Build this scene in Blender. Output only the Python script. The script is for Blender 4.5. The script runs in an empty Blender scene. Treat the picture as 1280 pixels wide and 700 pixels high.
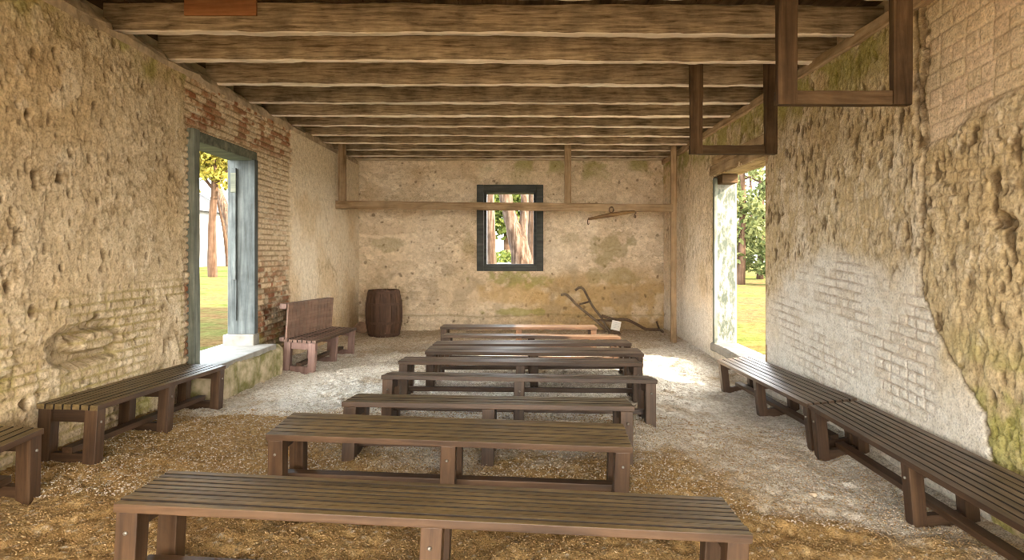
import bpy, bmesh, math, random
import numpy as np
from mathutils import Vector, Matrix

random.seed(7)
RNG = np.random.default_rng(11)
SC = bpy.context.scene
COL = SC.collection

# ------------------------------------------------------------------ camera model (1280 x 700)
F, CX, HY, CZ = 800.0, 655.0, 314.0, 1.6
def P(px, py, Y):
    return Vector(((px - CX) * Y / F, Y, CZ - (py - HY) * Y / F))

cd = bpy.data.cameras.new('camera'); cam = bpy.data.objects.new('camera', cd); COL.objects.link(cam)
cam.location = (0, 0, CZ); cam.rotation_euler = (math.pi / 2, 0, 0)
cd.sensor_fit = 'HORIZONTAL'; cd.sensor_width = 36.0
cd.lens = F / 1280 * 36
cd.shift_x = (640 - CX) / 1280
cd.shift_y = (HY - 350) / 1280
cd.clip_start = 0.02; cd.clip_end = 400
SC.camera = cam

# ------------------------------------------------------------------ object helpers
def link(name, me, mat=None, parent=None):
    o = bpy.data.objects.new(name, me); COL.objects.link(o)
    if mat is not None and me is not None:
        if isinstance(mat, (list, tuple)):
            for m in mat: me.materials.append(m)
        else: me.materials.append(mat)
    if parent is not None: o.parent = parent
    return o
def tag(o, label=None, cat=None, group=None, kind=None):
    if label: o['label'] = label
    if cat: o['category'] = cat
    if group: o['group'] = group
    if kind: o['kind'] = kind
    return o
def empty(name, loc=(0, 0, 0), mat=None):
    o = bpy.data.objects.new(name, None); COL.objects.link(o)
    o.empty_display_size = 0.1
    if mat is not None: o.matrix_world = mat
    else: o.location = loc
    return o

class MB:
    """collects shapes for ONE mesh"""
    def __init__(s): s.v = []; s.f = []; s.sm = []; s.tone = []; s.t = 1.0; s.mi = []; s.m = 0
    def _add(s, vs, fs, smooth=False):
        b = len(s.v); s.v += [tuple(v) for v in vs]
        s.f += [tuple(i + b for i in f) for f in fs]; s.sm += [smooth] * len(fs)
        s.tone += [s.t] * len(vs); s.mi += [s.m] * len(fs)
    def box(s, x0, x1, y0, y1, z0, z1, bev=0.0, M=None):
        bm = bmesh.new(); bmesh.ops.create_cube(bm, size=1.0)
        for v in bm.verts:
            v.co = Vector(((x0 + x1) / 2 + v.co.x * (x1 - x0), (y0 + y1) / 2 + v.co.y * (y1 - y0), (z0 + z1) / 2 + v.co.z * (z1 - z0)))
        if bev > 0:
            bmesh.ops.bevel(bm, geom=list(bm.edges), offset=min(bev, 0.45 * min(x1 - x0, y1 - y0, z1 - z0)), segments=2, affect='EDGES', profile=0.6)
        bm.verts.index_update()
        vs = [(M @ v.co) if M else v.co.copy() for v in bm.verts]
        s._add(vs, [[v.index for v in f.verts] for f in bm.faces]); bm.free(); return s
    def tube(s, pts, rad, n=10, caps=True, squash=None, rough=0.0):
        pts = [Vector(p) for p in pts]; R = rad if isinstance(rad, (list, tuple)) else [rad] * len(pts)
        vs = []; up = None
        for i, p in enumerate(pts):
            d = (pts[min(i + 1, len(pts) - 1)] - pts[max(i - 1, 0)]).normalized()
            if up is None: up = Vector((0, 0, 1)) if abs(d.z) < .9 else Vector((0, 1, 0))
            a = d.cross(up).normalized(); b = a.cross(d).normalized(); up = b
            for k in range(n):
                t = 2 * math.pi * k / n; r = R[i] * (1 + rough * random.uniform(-1, 1))
                sx, sy = squash if squash else (1, 1)
                vs.append(p + a * (math.cos(t) * r * sx) + b * (math.sin(t) * r * sy))
        fs = [[i * n + k, i * n + (k + 1) % n, (i + 1) * n + (k + 1) % n, (i + 1) * n + k] for i in range(len(pts) - 1) for k in range(n)]
        if caps: fs += [list(range(n))[::-1], [(len(pts) - 1) * n + k for k in range(n)]]
        s._add(vs, fs, True); return s
    def lathe(s, prof, n=40, M=None):
        vs = []; 
        for r, z in prof:
            for k in range(n):
                t = 2 * math.pi * k / n; p = Vector((r * math.cos(t), r * math.sin(t), z)); vs.append(M @ p if M else p)
        m = len(prof)
        fs = [[i * n + k, i * n + (k + 1) % n, (i + 1) * n + (k + 1) % n, (i + 1) * n + k] for i in range(m - 1) for k in range(n)]
        s._add(vs, fs, False); return s
    def beam(s, a, b, w, h, seg=24, amp=0.004, ch=0.012, seed=0, up=Vector((0, 0, 1)), wane=0.0):
        """hand-hewn timber: rectangular section swept from a to b with uneven edges"""
        a, b = Vector(a), Vector(b); d = (b - a).normalized(); sd = d.cross(up).normalized(); u = sd.cross(d).normalized()
        r = random.Random(seed); ph = [r.uniform(0, 9) for _ in range(16)]
        prof = [(-w/2+ch, -h/2), (w/2-ch, -h/2), (w/2, -h/2+ch), (w/2, h/2-ch), (w/2-ch, h/2), (-w/2+ch, h/2), (-w/2, h/2-ch), (-w/2, -h/2+ch)]
        vs = []; L = (b - a).length
        for i in range(seg + 1):
            t = i / seg; c = a + (b - a) * t
            for k, (x, y) in enumerate(prof):
                q = ph[k]; l = t * L
                jx = amp * (math.sin(l * 2.3 + q) + .6 * math.sin(l * 6.1 + 2 * q) + .5 * math.sin(l * 14 + 3 * q) + r.uniform(-.5, .5))
                jy = amp * (math.sin(l * 1.9 + 1.7 * q) + .6 * math.sin(l * 7.3 + q) + .5 * math.sin(l * 17 + q) + r.uniform(-.5, .5))
                vs.append(c + sd * (x + jx) + u * (y + jy))
        n = 8
        fs = [[i * n + k, i * n + (k + 1) % n, (i + 1) * n + (k + 1) % n, (i + 1) * n + k] for i in range(seg) for k in range(n)]
        fs += [list(range(n))[::-1], [seg * n + k for k in range(n)]]
        s._add(vs, fs, False); return s
    def build(s, name, mat, parent=None, tone=False):
        me = bpy.data.meshes.new(name); me.from_pydata(s.v, [], s.f); me.update()
        bm = bmesh.new(); bm.from_mesh(me); bmesh.ops.recalc_face_normals(bm, faces=bm.faces); bm.to_mesh(me); bm.free()
        me.polygons.foreach_set('use_smooth', s.sm)
        if tone:
            at = me.attributes.new('tone', 'FLOAT', 'POINT'); at.data.foreach_set('value', s.tone)
        o = link(name, me, mat, parent)
        if any(s.mi): me.polygons.foreach_set('material_index', s.mi)
        return o

# ------------------------------------------------------------------ numpy noise
def _hash(ix, iy, seed):
    h = (ix.astype(np.int64) * 374761393 + iy.astype(np.int64) * 668265263 + seed * 144665) & 0x7fffffff
    h = (h ^ (h >> 13)) * 1274126177 & 0x7fffffff
    return ((h ^ (h >> 16)) & 0xffff) / 65535.0
def vn(x, y, seed=0):
    ix = np.floor(x); iy = np.floor(y); fx = x - ix; fy = y - iy
    fx = fx * fx * fx * (fx * (fx * 6 - 15) + 10); fy = fy * fy * fy * (fy * (fy * 6 - 15) + 10)
    a = _hash(ix, iy, seed); b = _hash(ix + 1, iy, seed); c = _hash(ix, iy + 1, seed); d = _hash(ix + 1, iy + 1, seed)
    return (a * (1 - fx) + b * fx) * (1 - fy) + (c * (1 - fx) + d * fx) * fy
def fbm(x, y, sc, o=4, seed=0, g=.5):
    t = 0; a = 1; n = 0
    for i in range(o):
        t = t + a * vn(x * sc + 17.3 * i, y * sc - 9.1 * i, seed + i * 31); n += a; a *= g; sc *= 2.03
    return t / n * 2 - 1           # about -1..1
def worley(x, y, seed=0):
    ix = np.floor(x); iy = np.floor(y); d1 = np.full(x.shape, 9.0); idv = np.zeros(x.shape)
    for dx in (-1, 0, 1):
        for dy in (-1, 0, 1):
            cx = ix + dx; cy = iy + dy
            px = cx + _hash(cx, cy, seed); py = cy + _hash(cx, cy, seed + 77)
            d = np.hypot(px - x, py - y); m = d < d1
            d1 = np.where(m, d, d1); idv = np.where(m, _hash(cx, cy, seed + 555), idv)
    return d1, idv
def sst(e0, e1, x):
    t = np.clip((x - e0) / (e1 - e0), 0, 1); return t * t * (3 - 2 * t)
def bricks(u, v, bw=.225, bh=.078, jt=.011, seed=0):
    row = np.floor(v / bh); off = np.where(np.mod(row, 2) == 0, 0, bw * .5) + (_hash(row, row * 0, seed) - .5) * .03
    hdr = np.where(_hash(row, row * 0 + 3, seed) > .72, .5, 1.0)
    w = bw * hdr
    c = np.floor((u + off) / w); fu = (u + off) - c * w; fv = v - row * bh
    d = np.minimum(np.minimum(fu, w - fu), np.minimum(fv, bh - fv))
    return sst(jt * .35, jt * 1.25, d), _hash(c, row, seed + 5)      # 1 on the brick, 0 in the joint
def mixc(a, b, t):
    return a * (1 - t[..., None]) + np.asarray(b) * t[..., None]
def blob(u, v, cu, cv, ru, rv, seed, rough=.5, sc=3.0):
    d = np.hypot((u - cu) / ru, (v - cv) / rv) + rough * fbm(u, v, sc, 4, seed)
    return 1 - sst(.7, 1.15, d)

# ------------------------------------------------------------------ material helpers
def newmat(name):
    m = bpy.data.materials.new(name); m.use_nodes = True; nt = m.node_tree; nt.nodes.clear()
    out = nt.nodes.new('ShaderNodeOutputMaterial'); b = nt.nodes.new('ShaderNodeBsdfPrincipled')
    nt.links.new(b.outputs[0], out.inputs[0]); return m, nt, b
def nn(nt, t, **kw):
    n = nt.nodes.new(t)
    for k, v in kw.items():
        if k in n.inputs: n.inputs[k].default_value = v
        else: setattr(n, k, v)
    return n
def ramp(nt, fac, stops):
    r = nt.nodes.new('ShaderNodeValToRGB'); e = r.color_ramp.elements
    while len(e) < len(stops): e.new(.5)
    for i, (p, c) in enumerate(stops):
        e[i].position = p; e[i].color = (*c, 1) if len(c) == 3 else c
    nt.links.new(fac, r.inputs[0]); return r.outputs[0]
def mixrgb(nt, a, b, fac, mode='MIX'):
    n = nt.nodes.new('ShaderNodeMix'); n.data_type = 'RGBA'; n.blend_type = mode
    for s, x in ((6, a), (7, b), (0, fac)):
        if hasattr(x, 'is_output'): nt.links.new(x, n.inputs[s])
        elif s == 0: n.inputs[0].default_value = x
        else: n.inputs[s].default_value = (*x, 1)
    return n.outputs[2]
def bump(nt, b, h, st=.5, dist=.01):
    n = nn(nt, 'ShaderNodeBump'); n.inputs['Strength'].default_value = st; n.inputs['Distance'].default_value = dist
    nt.links.new(h, n.inputs['Height']); nt.links.new(n.outputs[0], b.inputs['Normal'])

def wood(name, dark, mid, light, axis='X', rough=.6, fine=26.0, bst=.5, blotch=.5, tone=False, spec=.4):
    m, nt, b = newmat(name)
    tc = nn(nt, 'ShaderNodeTexCoord'); oi = nn(nt, 'ShaderNodeObjectInfo')
    add = nn(nt, 'ShaderNodeVectorMath', operation='ADD'); comb = nn(nt, 'ShaderNodeCombineXYZ')
    mul = nn(nt, 'ShaderNodeMath', operation='MULTIPLY'); mul.inputs[1].default_value = 37.0
    nt.links.new(oi.outputs['Random'], mul.inputs[0])
    for i in range(3): nt.links.new(mul.outputs[0], comb.inputs[i])
    nt.links.new(tc.outputs['Object'], add.inputs[0]); nt.links.new(comb.outputs[0], add.inputs[1])
    mp = nn(nt, 'ShaderNodeMapping'); s = [fine, fine, fine]; s['XYZ'.index(axis)] = fine * .07
    mp.inputs['Scale'].default_value = s; nt.links.new(add.outputs[0], mp.inputs[0])
    n1 = nn(nt, 'ShaderNodeTexNoise', Scale=1.0, Detail=7.0, Roughness=.62, Distortion=.6); nt.links.new(mp.outputs[0], n1.inputs['Vector'])
    c = ramp(nt, n1.outputs[0], [(.30, dark), (.50, mid), (.72, light)])
    n2 = nn(nt, 'ShaderNodeTexNoise', Scale=3.5, Detail=5.0, Roughness=.6); nt.links.new(add.outputs[0], n2.inputs['Vector'])
    bl = ramp(nt, n2.outputs[0], [(.3, (1 - blotch,) * 3), (.65, (1 + .25 * blotch,) * 3)])
    c = mixrgb(nt, c, bl, 1.0, 'MULTIPLY')
    if tone:
        at = nn(nt, 'ShaderNodeAttribute', attribute_name='tone')
        c = mixrgb(nt, c, at.outputs['Fac'], 1.0, 'MULTIPLY')
    hv = nn(nt, 'ShaderNodeHueSaturation'); mr = nn(nt, 'ShaderNodeMapRange'); mr.inputs[3].default_value = .85; mr.inputs[4].default_value = 1.15
    nt.links.new(oi.outputs['Random'], mr.inputs[0]); nt.links.new(mr.outputs[0], hv.inputs['Value']); nt.links.new(c, hv.inputs['Color'])
    nt.links.new(hv.outputs[0], b.inputs['Base Color'])
    b.inputs['Roughness'].default_value = rough; b.inputs['Specular IOR Level'].default_value = spec
    bump(nt, b, n1.outputs[0], bst, .006)
    return m

def plaster(name, fine=60.0, bst=.6, amp=.27, rough=.95):
    m, nt, b = newmat(name)
    at = nn(nt, 'ShaderNodeAttribute', attribute_name='base')
    tc = nn(nt, 'ShaderNodeTexCoord')
    n1 = nn(nt, 'ShaderNodeTexNoise', Scale=fine, Detail=6.0, Roughness=.65); nt.links.new(tc.outputs['Object'], n1.inputs['Vector'])
    n2 = nn(nt, 'ShaderNodeTexNoise', Scale=fine * .22, Detail=5.0, Roughness=.6); nt.links.new(tc.outputs['Object'], n2.inputs['Vector'])
    v = ramp(nt, n1.outputs[0], [(.34, (1 - amp * 1.3,) * 3), (.48, (1, 1, 1)), (.66, (1 + amp * .6,) * 3)])
    v2 = ramp(nt, n2.outputs[0], [(.30, (1 - amp * .7, 1 - amp * .8, 1 - amp)), (.6, (1.04, 1.04, 1.04))])
    c = mixrgb(nt, at.outputs['Color'], v, 1.0, 'MULTIPLY'); c = mixrgb(nt, c, v2, 1.0, 'MULTIPLY')
    nt.links.new(c, b.inputs['Base Color']); b.inputs['Roughness'].default_value = rough; b.inputs['Specular IOR Level'].default_value = .15
    ad = nn(nt, 'ShaderNodeMath', operation='MULTIPLY_ADD'); nt.links.new(n2.outputs[0], ad.inputs[0]); ad.inputs[1].default_value = 1.5
    nt.links.new(n1.outputs[0], ad.inputs[2])
    bump(nt, b, ad.outputs[0], bst, .012)
    return m
def plain(name, col, rough=.7, var=.25, scale=12.0, metal=0.0, bst=.2):
    m, nt, b = newmat(name)
    tc = nn(nt, 'ShaderNodeTexCoord')
    n1 = nn(nt, 'ShaderNodeTexNoise', Scale=scale, Detail=6.0, Roughness=.6); nt.links.new(tc.outputs['Object'], n1.inputs['Vector'])
    c = ramp(nt, n1.outputs[0], [(.3, tuple(x * (1 - var) for x in col)), (.7, tuple(min(1, x * (1 + var)) for x in col))])
    nt.links.new(c, b.inputs['Base Color']); b.inputs['Roughness'].default_value = rough; b.inputs['Metallic'].default_value = metal
    bump(nt, b, n1.outputs[0], bst, .006)
    return m

# palette (linear albedo)
SEAT = wood('weathered_bench_top', (.085, .056, .021), (.155, .105, .043), (.235, .168, .077), 'X', .48, 34, .35, .3, tone=True, spec=.3)
SEATG = wood('grey_bench_top', (.066, .041, .024), (.132, .088, .058), (.205, .148, .104), 'X', .44, 34, .35, .3, tone=True, spec=.4)
LEGX = wood('bench_timber_lengthwise', (.032, .0155, .007), (.064, .033, .0155), (.108, .060, .030), 'X', .5, 22, .35, .3)
LEGZ = wood('bench_timber_upright', (.032, .0155, .007), (.064, .033, .0155), (.108, .060, .030), 'Z', .5, 22, .35, .3)
LEGY = wood('bench_timber_crosswise', (.030, .0145, .007), (.058, .030, .0145), (.096, .054, .028), 'Y', .5, 22, .35, .3)
GAPSHADE = plain('shaded_slat_gaps', (.020, .012, .007), .9, .3, 20, 0, .1)  # shade between the slats, put into the colour of their inner faces
PAINTX = wood('faded_mauve_bench_wood', (.13, .072, .052), (.20, .118, .085), (.27, .175, .135), 'X', .5, 18, .25, .2, tone=True)
PAINTZ = wood('faded_mauve_bench_upright', (.15, .088, .072), (.235, .145, .122), (.31, .205, .18), 'Z', .5, 18, .25, .2)
JOIST = wood('old_joist_wood', (.105, .072, .042), (.315, .24, .155), (.50, .40, .27), 'X', .85, 44, .9, .5, spec=.15)
JOISTB = wood('bounce_lit_joist_underside', (.60, .52, .41), (.76, .68, .57), (.84, .78, .69), 'X', .9, 14, .4, .25, spec=.1)  # light bounced off the floor, put into the undersides' paler colour
FRAMEX = wood('hanging_frame_wood', (.038, .021, .009), (.088, .053, .025), (.145, .095, .050), 'X', .8, 18, .7, .4, spec=.2)
FRAMEZ = wood('hanging_frame_upright_wood', (.032, .017, .007), (.074, .043, .020), (.125, .077, .039), 'Z', .8, 18, .7, .45, spec=.2)
RAILX = wood('pale_rail_wood', (.20, .125, .060), (.36, .25, .145), (.48, .36, .23), 'X', .8, 18, .6, .35, spec=.2)
RAILZ = wood('pale_rail_upright_wood', (.20, .125, .060), (.36, .25, .145), (.48, .36, .23), 'Z', .8, 18, .6, .35, spec=.2)
PLATE = wood('wall_plate_wood', (.20, .13, .065), (.40, .29, .175), (.54, .42, .28), 'Y', .85, 16, .8, .4, spec=.15)
BOARD = wood('dark_ceiling_boards', (.05, .03, .015), (.11, .07, .038), (.18, .12, .07), 'Y', .9, 10, .6, .4, spec=.1)
REDB = wood('reddish_board_wood', (.16, .062, .022), (.27, .112, .042), (.36, .17, .07), 'X', .7, 18, .4, .3)
BARREL = wood('barrel_stave_wood', (.055, .028, .017), (.098, .052, .032), (.15, .084, .054), 'Z', .7, 20, .4, .3, tone=True)
HOOP = plain('rusty_hoop', (.088, .048, .032), .7, .3, 30, 0.2)
IRON = plain('rusty_iron', (.12, .075, .045), .7, .4, 40, 0.3)
BOLT = plain('galvanised_bolt', (.24, .22, .19), .5, .2, 60, 0.5)
STONE = plain('rubble_stone', (.50, .40, .29), .95, .35, 9, 0, .8)
CARD = plain('white_card', (.80, .77, .72), .6, .03, 5, 0, 0)
INKM = plain('faded_print', (.45, .44, .44), .7, .05, 5, 0, 0)
SILL = plain('worn_sill_stone', (.25, .24, .215), .9, .25, 7, 0, .6)
BLUE = wood('blue_grey_door_paint', (.035, .042, .042), (.095, .115, .120), (.18, .20, .20), 'Z', .7, 16, .5, .45)
BLUED = wood('dark_green_door_paint', (.075, .085, .068), (.155, .17, .13), (.27, .27, .20), 'X', .75, 16, .5, .4)
BLUEDZ = wood('dark_green_jamb_paint', (.09, .10, .085), (.18, .20, .165), (.30, .31, .25), 'Z', .75, 16, .5, .4)
PEEL = None
WIN = wood('dark_window_paint', (.022, .025, .022), (.042, .047, .042), (.075, .078, .068), 'X', .6, 14, .3, .3)
WALLM = plaster('old_lime_plaster')
WALLS = plaster('smoother_lime_plaster', 70, .4, .22)
SANDM = plaster('shell_grit_floor', 95, .9, .5)
m, nt, b = newmat('peeling_whitewash_jamb'); PEEL = m
tc = nn(nt, 'ShaderNodeTexCoord'); mp = nn(nt, 'ShaderNodeMapping'); mp.inputs['Scale'].default_value = (6, 6, 2.2); nt.links.new(tc.outputs['Object'], mp.inputs[0])
n1 = nn(nt, 'ShaderNodeTexNoise', Scale=2.2, Detail=9.0, Roughness=.7); nt.links.new(mp.outputs[0], n1.inputs['Vector'])
nt.links.new(ramp(nt, n1.outputs[0], [(.40, (.045, .062, .05)), (.47, (.09, .105, .085)), (.52, (.20, .20, .175)), (.7, (.27, .265, .24))]), b.inputs['Base Color'])
b.inputs['Roughness'].default_value = .8; bump(nt, b, n1.outputs[0], .4, .006)

# ------------------------------------------------------------------ room dimensions
XL, XR, YB, Y0, ZC = -3.35, 2.82, 12.93, -1.2, 3.44
DL = (6.40, 7.95, .45, 2.83)       # left doorway  y0 y1 z0 z1
DR = (7.44, 9.48, .24, 2.70)       
WN = (-.93, .37, 1.22, 2.92)       # window x0 x1 z0 z1

def sheet(name, U, V, hole, place, hfun, mat):
    """relief surface on a (u, v) grid; faces inside the hole are left open"""
    u, v = np.meshgrid(U, V)
    h, c = hfun(u, v)
    co = place(u, v, h); n, mth = u.shape
    idx = np.arange(n * mth).reshape(n, mth)
    q = np.stack([idx[:-1, :-1], idx[:-1, 1:], idx[1:, 1:], idx[1:, :-1]], -1).reshape(-1, 4)
    uc = (u[:-1, :-1] + u[1:, 1:]).ravel() / 2; vc = (v[:-1, :-1] + v[1:, 1:]).ravel() / 2
    if hole:
        keep = ~((uc > hole[0]) & (uc < hole[1]) & (vc > hole[2]) & (vc < hole[3])); q = q[keep]
    me = bpy.data.meshes.new(name)
    me.vertices.add(n * mth); me.vertices.foreach_set('co', co.reshape(-1).astype(np.float32))
    k = len(q); me.loops.add(k * 4); me.loops.foreach_set('vertex_index', q.reshape(-1).astype(np.int32))
    me.polygons.add(k); me.polygons.foreach_set('loop_start', np.arange(0, k * 4, 4, dtype=np.int32))
    me.update(calc_edges=True); me.validate()
    me.polygons.foreach_set('use_smooth', np.ones(k, bool))
    at = me.attributes.new('base', 'FLOAT_COLOR', 'POINT')
    cc = np.ones((n * mth, 4), np.float32); cc[:, :3] = np.clip(c.reshape(-1, 3), 0, 1); at.data.foreach_set('color', cc.ravel())
    return link(name, me, mat)

TAN = np.array((.72, .61, .44)); PALE = np.array((.82, .73, .59)); PINK = np.array((.82, .70, .54))
OCHRE = np.array((.48, .33, .15)); MOSS = np.array((.30, .29, .07)); RED = np.array((.40, .17, .085)); WHITE = np.array((.72, .68, .60)); DIRT = np.array((.13, .085, .042))

def gouges(u, v, sc, ratio, seed, keep=.45, r=.28):
    uu = u + .03 * fbm(u, v, 9, 3, seed + 3); vv = v + .03 * fbm(u, v, 9, 3, seed + 4)
    d, i = worley(uu * sc, vv * sc * ratio, seed)
    rr = r * (.35 + .65 * np.modf(i * 17.3)[0])
    return np.where(i < keep, 1 - sst(rr * .55, rr, d), 0)

def flakes(u, v, sc, seed, lvl=0.0, an=1.0, w=.035):
    """plaster skin lost in ragged patches: (where the skin stands, its dark broken edge)"""
    f = fbm(u, v * an, sc, 5, seed, .58) - lvl
    return sst(-w, w, f), np.exp(-(f / (w * 1.1)) ** 2)
def cracks(u, v, sc, seed, an=1.0, w=.05):
    f = fbm(u + .1 * fbm(u, v, 5, 3, seed + 9), v * an, sc, 4, seed, .55)
    return np.exp(-(f / w) ** 2) * sst(.05, .45, fbm(u, v, sc * .8, 3, seed + 5))
def base_col(u, c): return np.broadcast_to(np.asarray(c, float), u.shape + (3,)).copy()

def left_h(u, v):
    brickm = np.clip(sst(6.28, 6.36, u + .06 * fbm(u, v, 6, 3, 5)) * (1 - sst(9.12, 9.20, u + .12 * fbm(u, v, 4, 4, 6))), 0, 1)
    smooth = sst(9.12, 9.20, u + .12 * fbm(u, v, 4, 4, 6))
    near = np.clip(1 - brickm - smooth, 0, 1)
    bk, bid = bricks(u, v, .215, .070, .012, seed=3); joint = 1 - bk
    thin = near * sst(-.1, .35, 1.45 - v + .5 * fbm(u, v, 1.1, 4, 21)) * sst(-.6, .1, fbm(u, v, 2.0, 4, 22))
    f1, e1 = flakes(u, v, 2.6, 61, -.05, .8); f2, e2 = flakes(u, v, 7.5, 62, .02, .75, .06); f3, e3 = flakes(u, v, 19, 63, .05, .7, .09)
    ck = cracks(u, v, 1.6, 65, .45, .035)
    pits = gouges(u, v, 4.6, .7, 8, .13, .22); pits2 = gouges(u, v, 12, .55, 9, .26, .36); pits3 = gouges(u, v, 24, .6, 10, .32, .42)
    h = near * (.020 * fbm(u, v, 1.3, 4, 1) + .007 * f1 + .005 * f2 + .0035 * f3 + .003 * fbm(u, v, 30, 3, 3))
    h -= near * (.034 * pits + .014 * pits2 + .007 * pits3 + .012 * ck)
    h -= thin * .017 * joint * (.5 + .5 * f2)
    h += brickm * (-.019 * joint + .014 * (bid - .5) + .006 * fbm(u, v, 25, 3, 4) - .022 * gouges(u, v, 7, 1.2, 12, .25, .3) + .006 * fbm(u, v, 2, 3, 13))
    ck2 = cracks(u, v, 1.3, 71, .4, .03)
    h += smooth * (.010 + .008 * fbm(u, v, 2, 3, 7) + .003 * fbm(u, v, 14, 3, 11) - .010 * gouges(u, v, 7, .5, 14, .2, .2) - .008 * ck2 + .003 * flakes(u, v, 5, 72, .1)[0])
    # hollow with a loose stone low on the near plaster
    hol = blob(u, v, 4.93, .90, .44, .17, 31, .35, 5); st = blob(u, v, 5.02, .90, .27, .085, 33, .3, 6)
    h += -.095 * hol + .12 * st
    c = mixc(base_col(u, TAN), (.80, .70, .54), sst(-.25, .4, fbm(u, v, .9, 4, 41)) * .8)
    c = mixc(c, (.62, .43, .20), sst(.0, .6, fbm(u, v, 1.5, 4, 42)) * .45)
    c = mixc(c, (.50, .38, .22), near * (1 - f3) * .35); c = mixc(c, (.54, .42, .26), near * (1 - f2) * .40)
    c = mixc(c, (.80, .71, .56), near * f1 * f2 * sst(.1, .5, fbm(u, v, 5, 3, 47)) * .6)
    c = mixc(c, (.26, .18, .09), near * np.clip(.38 * e1 + .50 * e2 * sst(-.2, .3, fbm(u, v, 2.2, 3, 48)) + .18 * e3, 0, .6))
    c = mixc(c, PALE, smooth * .85); c = mixc(c, (.66, .50, .29), smooth * sst(-.1, .5, fbm(u, v, 1.3, 4, 43)) * .6)
    c = mixc(c, (.45, .34, .20), smooth * (.6 * ck2 + .45 * gouges(u, v, 7, .5, 14, .2, .2)))
    c = mixc(c, (.40, .27, .12), smooth * (1 - sst(.15, .7, v + .25 * fbm(u, v, 2, 4, 49))) * .6)
    c = mixc(c, DIRT, near * np.clip(.95 * pits + .7 * pits2 + .4 * pits3 + .55 * ck, 0, .92))
    c = mixc(c, (.33, .27, .09), thin * joint * .7)
    bc = mixc(base_col(u, RED), (.27, .13, .08), bid); bc = mixc(bc, (.52, .30, .17), (bid > .7) * .7)
    lowb = 1 - sst(.9, 1.9, v + .3 * fbm(u, v, 1.5, 3, 50))
    expo = np.clip(sst(2.78, 3.0, v) * .9 + lowb * .9 + .35 * sst(.0, .5, fbm(u, v, 2.4, 3, 46)), 0, 1)
    keep = expo * np.where(np.modf(bid * 7.7)[0] > .30, 1, .15) * sst(-.45, .05, fbm(u, v, 9, 4, 45))
    bc2 = mixc(base_col(u, (.72, .60, .43)), bc, np.clip(keep, 0, 1))
    bc2 = mixc(bc2, (.30, .22, .13), joint * .8); bc2 = mixc(bc2, (.74, .66, .52), joint * sst(.1, .4, fbm(u, v, 6, 3, 56)) * .8)
    bc2 = bc2 * (1 - .35 * lowb[..., None] * (np.modf(bid * 13.1)[0] > .5)[..., None])
    c = mixc(c, bc2, brickm)
    moss = sst(3.08, 3.3, v + .12 * fbm(u, v, 3, 4, 51)) * sst(-.1, .4, fbm(u, v, 2.2, 4, 52) + .05) * near + (1 - sst(.3, .9, v + .35 * fbm(u, v, 2, 4, 53))) * sst(.0, .5, fbm(u, v, 2.5, 4, 54)) * .7 * (1 - smooth)
    c = mixc(c, MOSS, np.clip(moss, 0, .7))
    c = mixc(c, DIRT, np.clip(hol - 1.2 * st, 0, 1) * .35)
    return h, c

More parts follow.
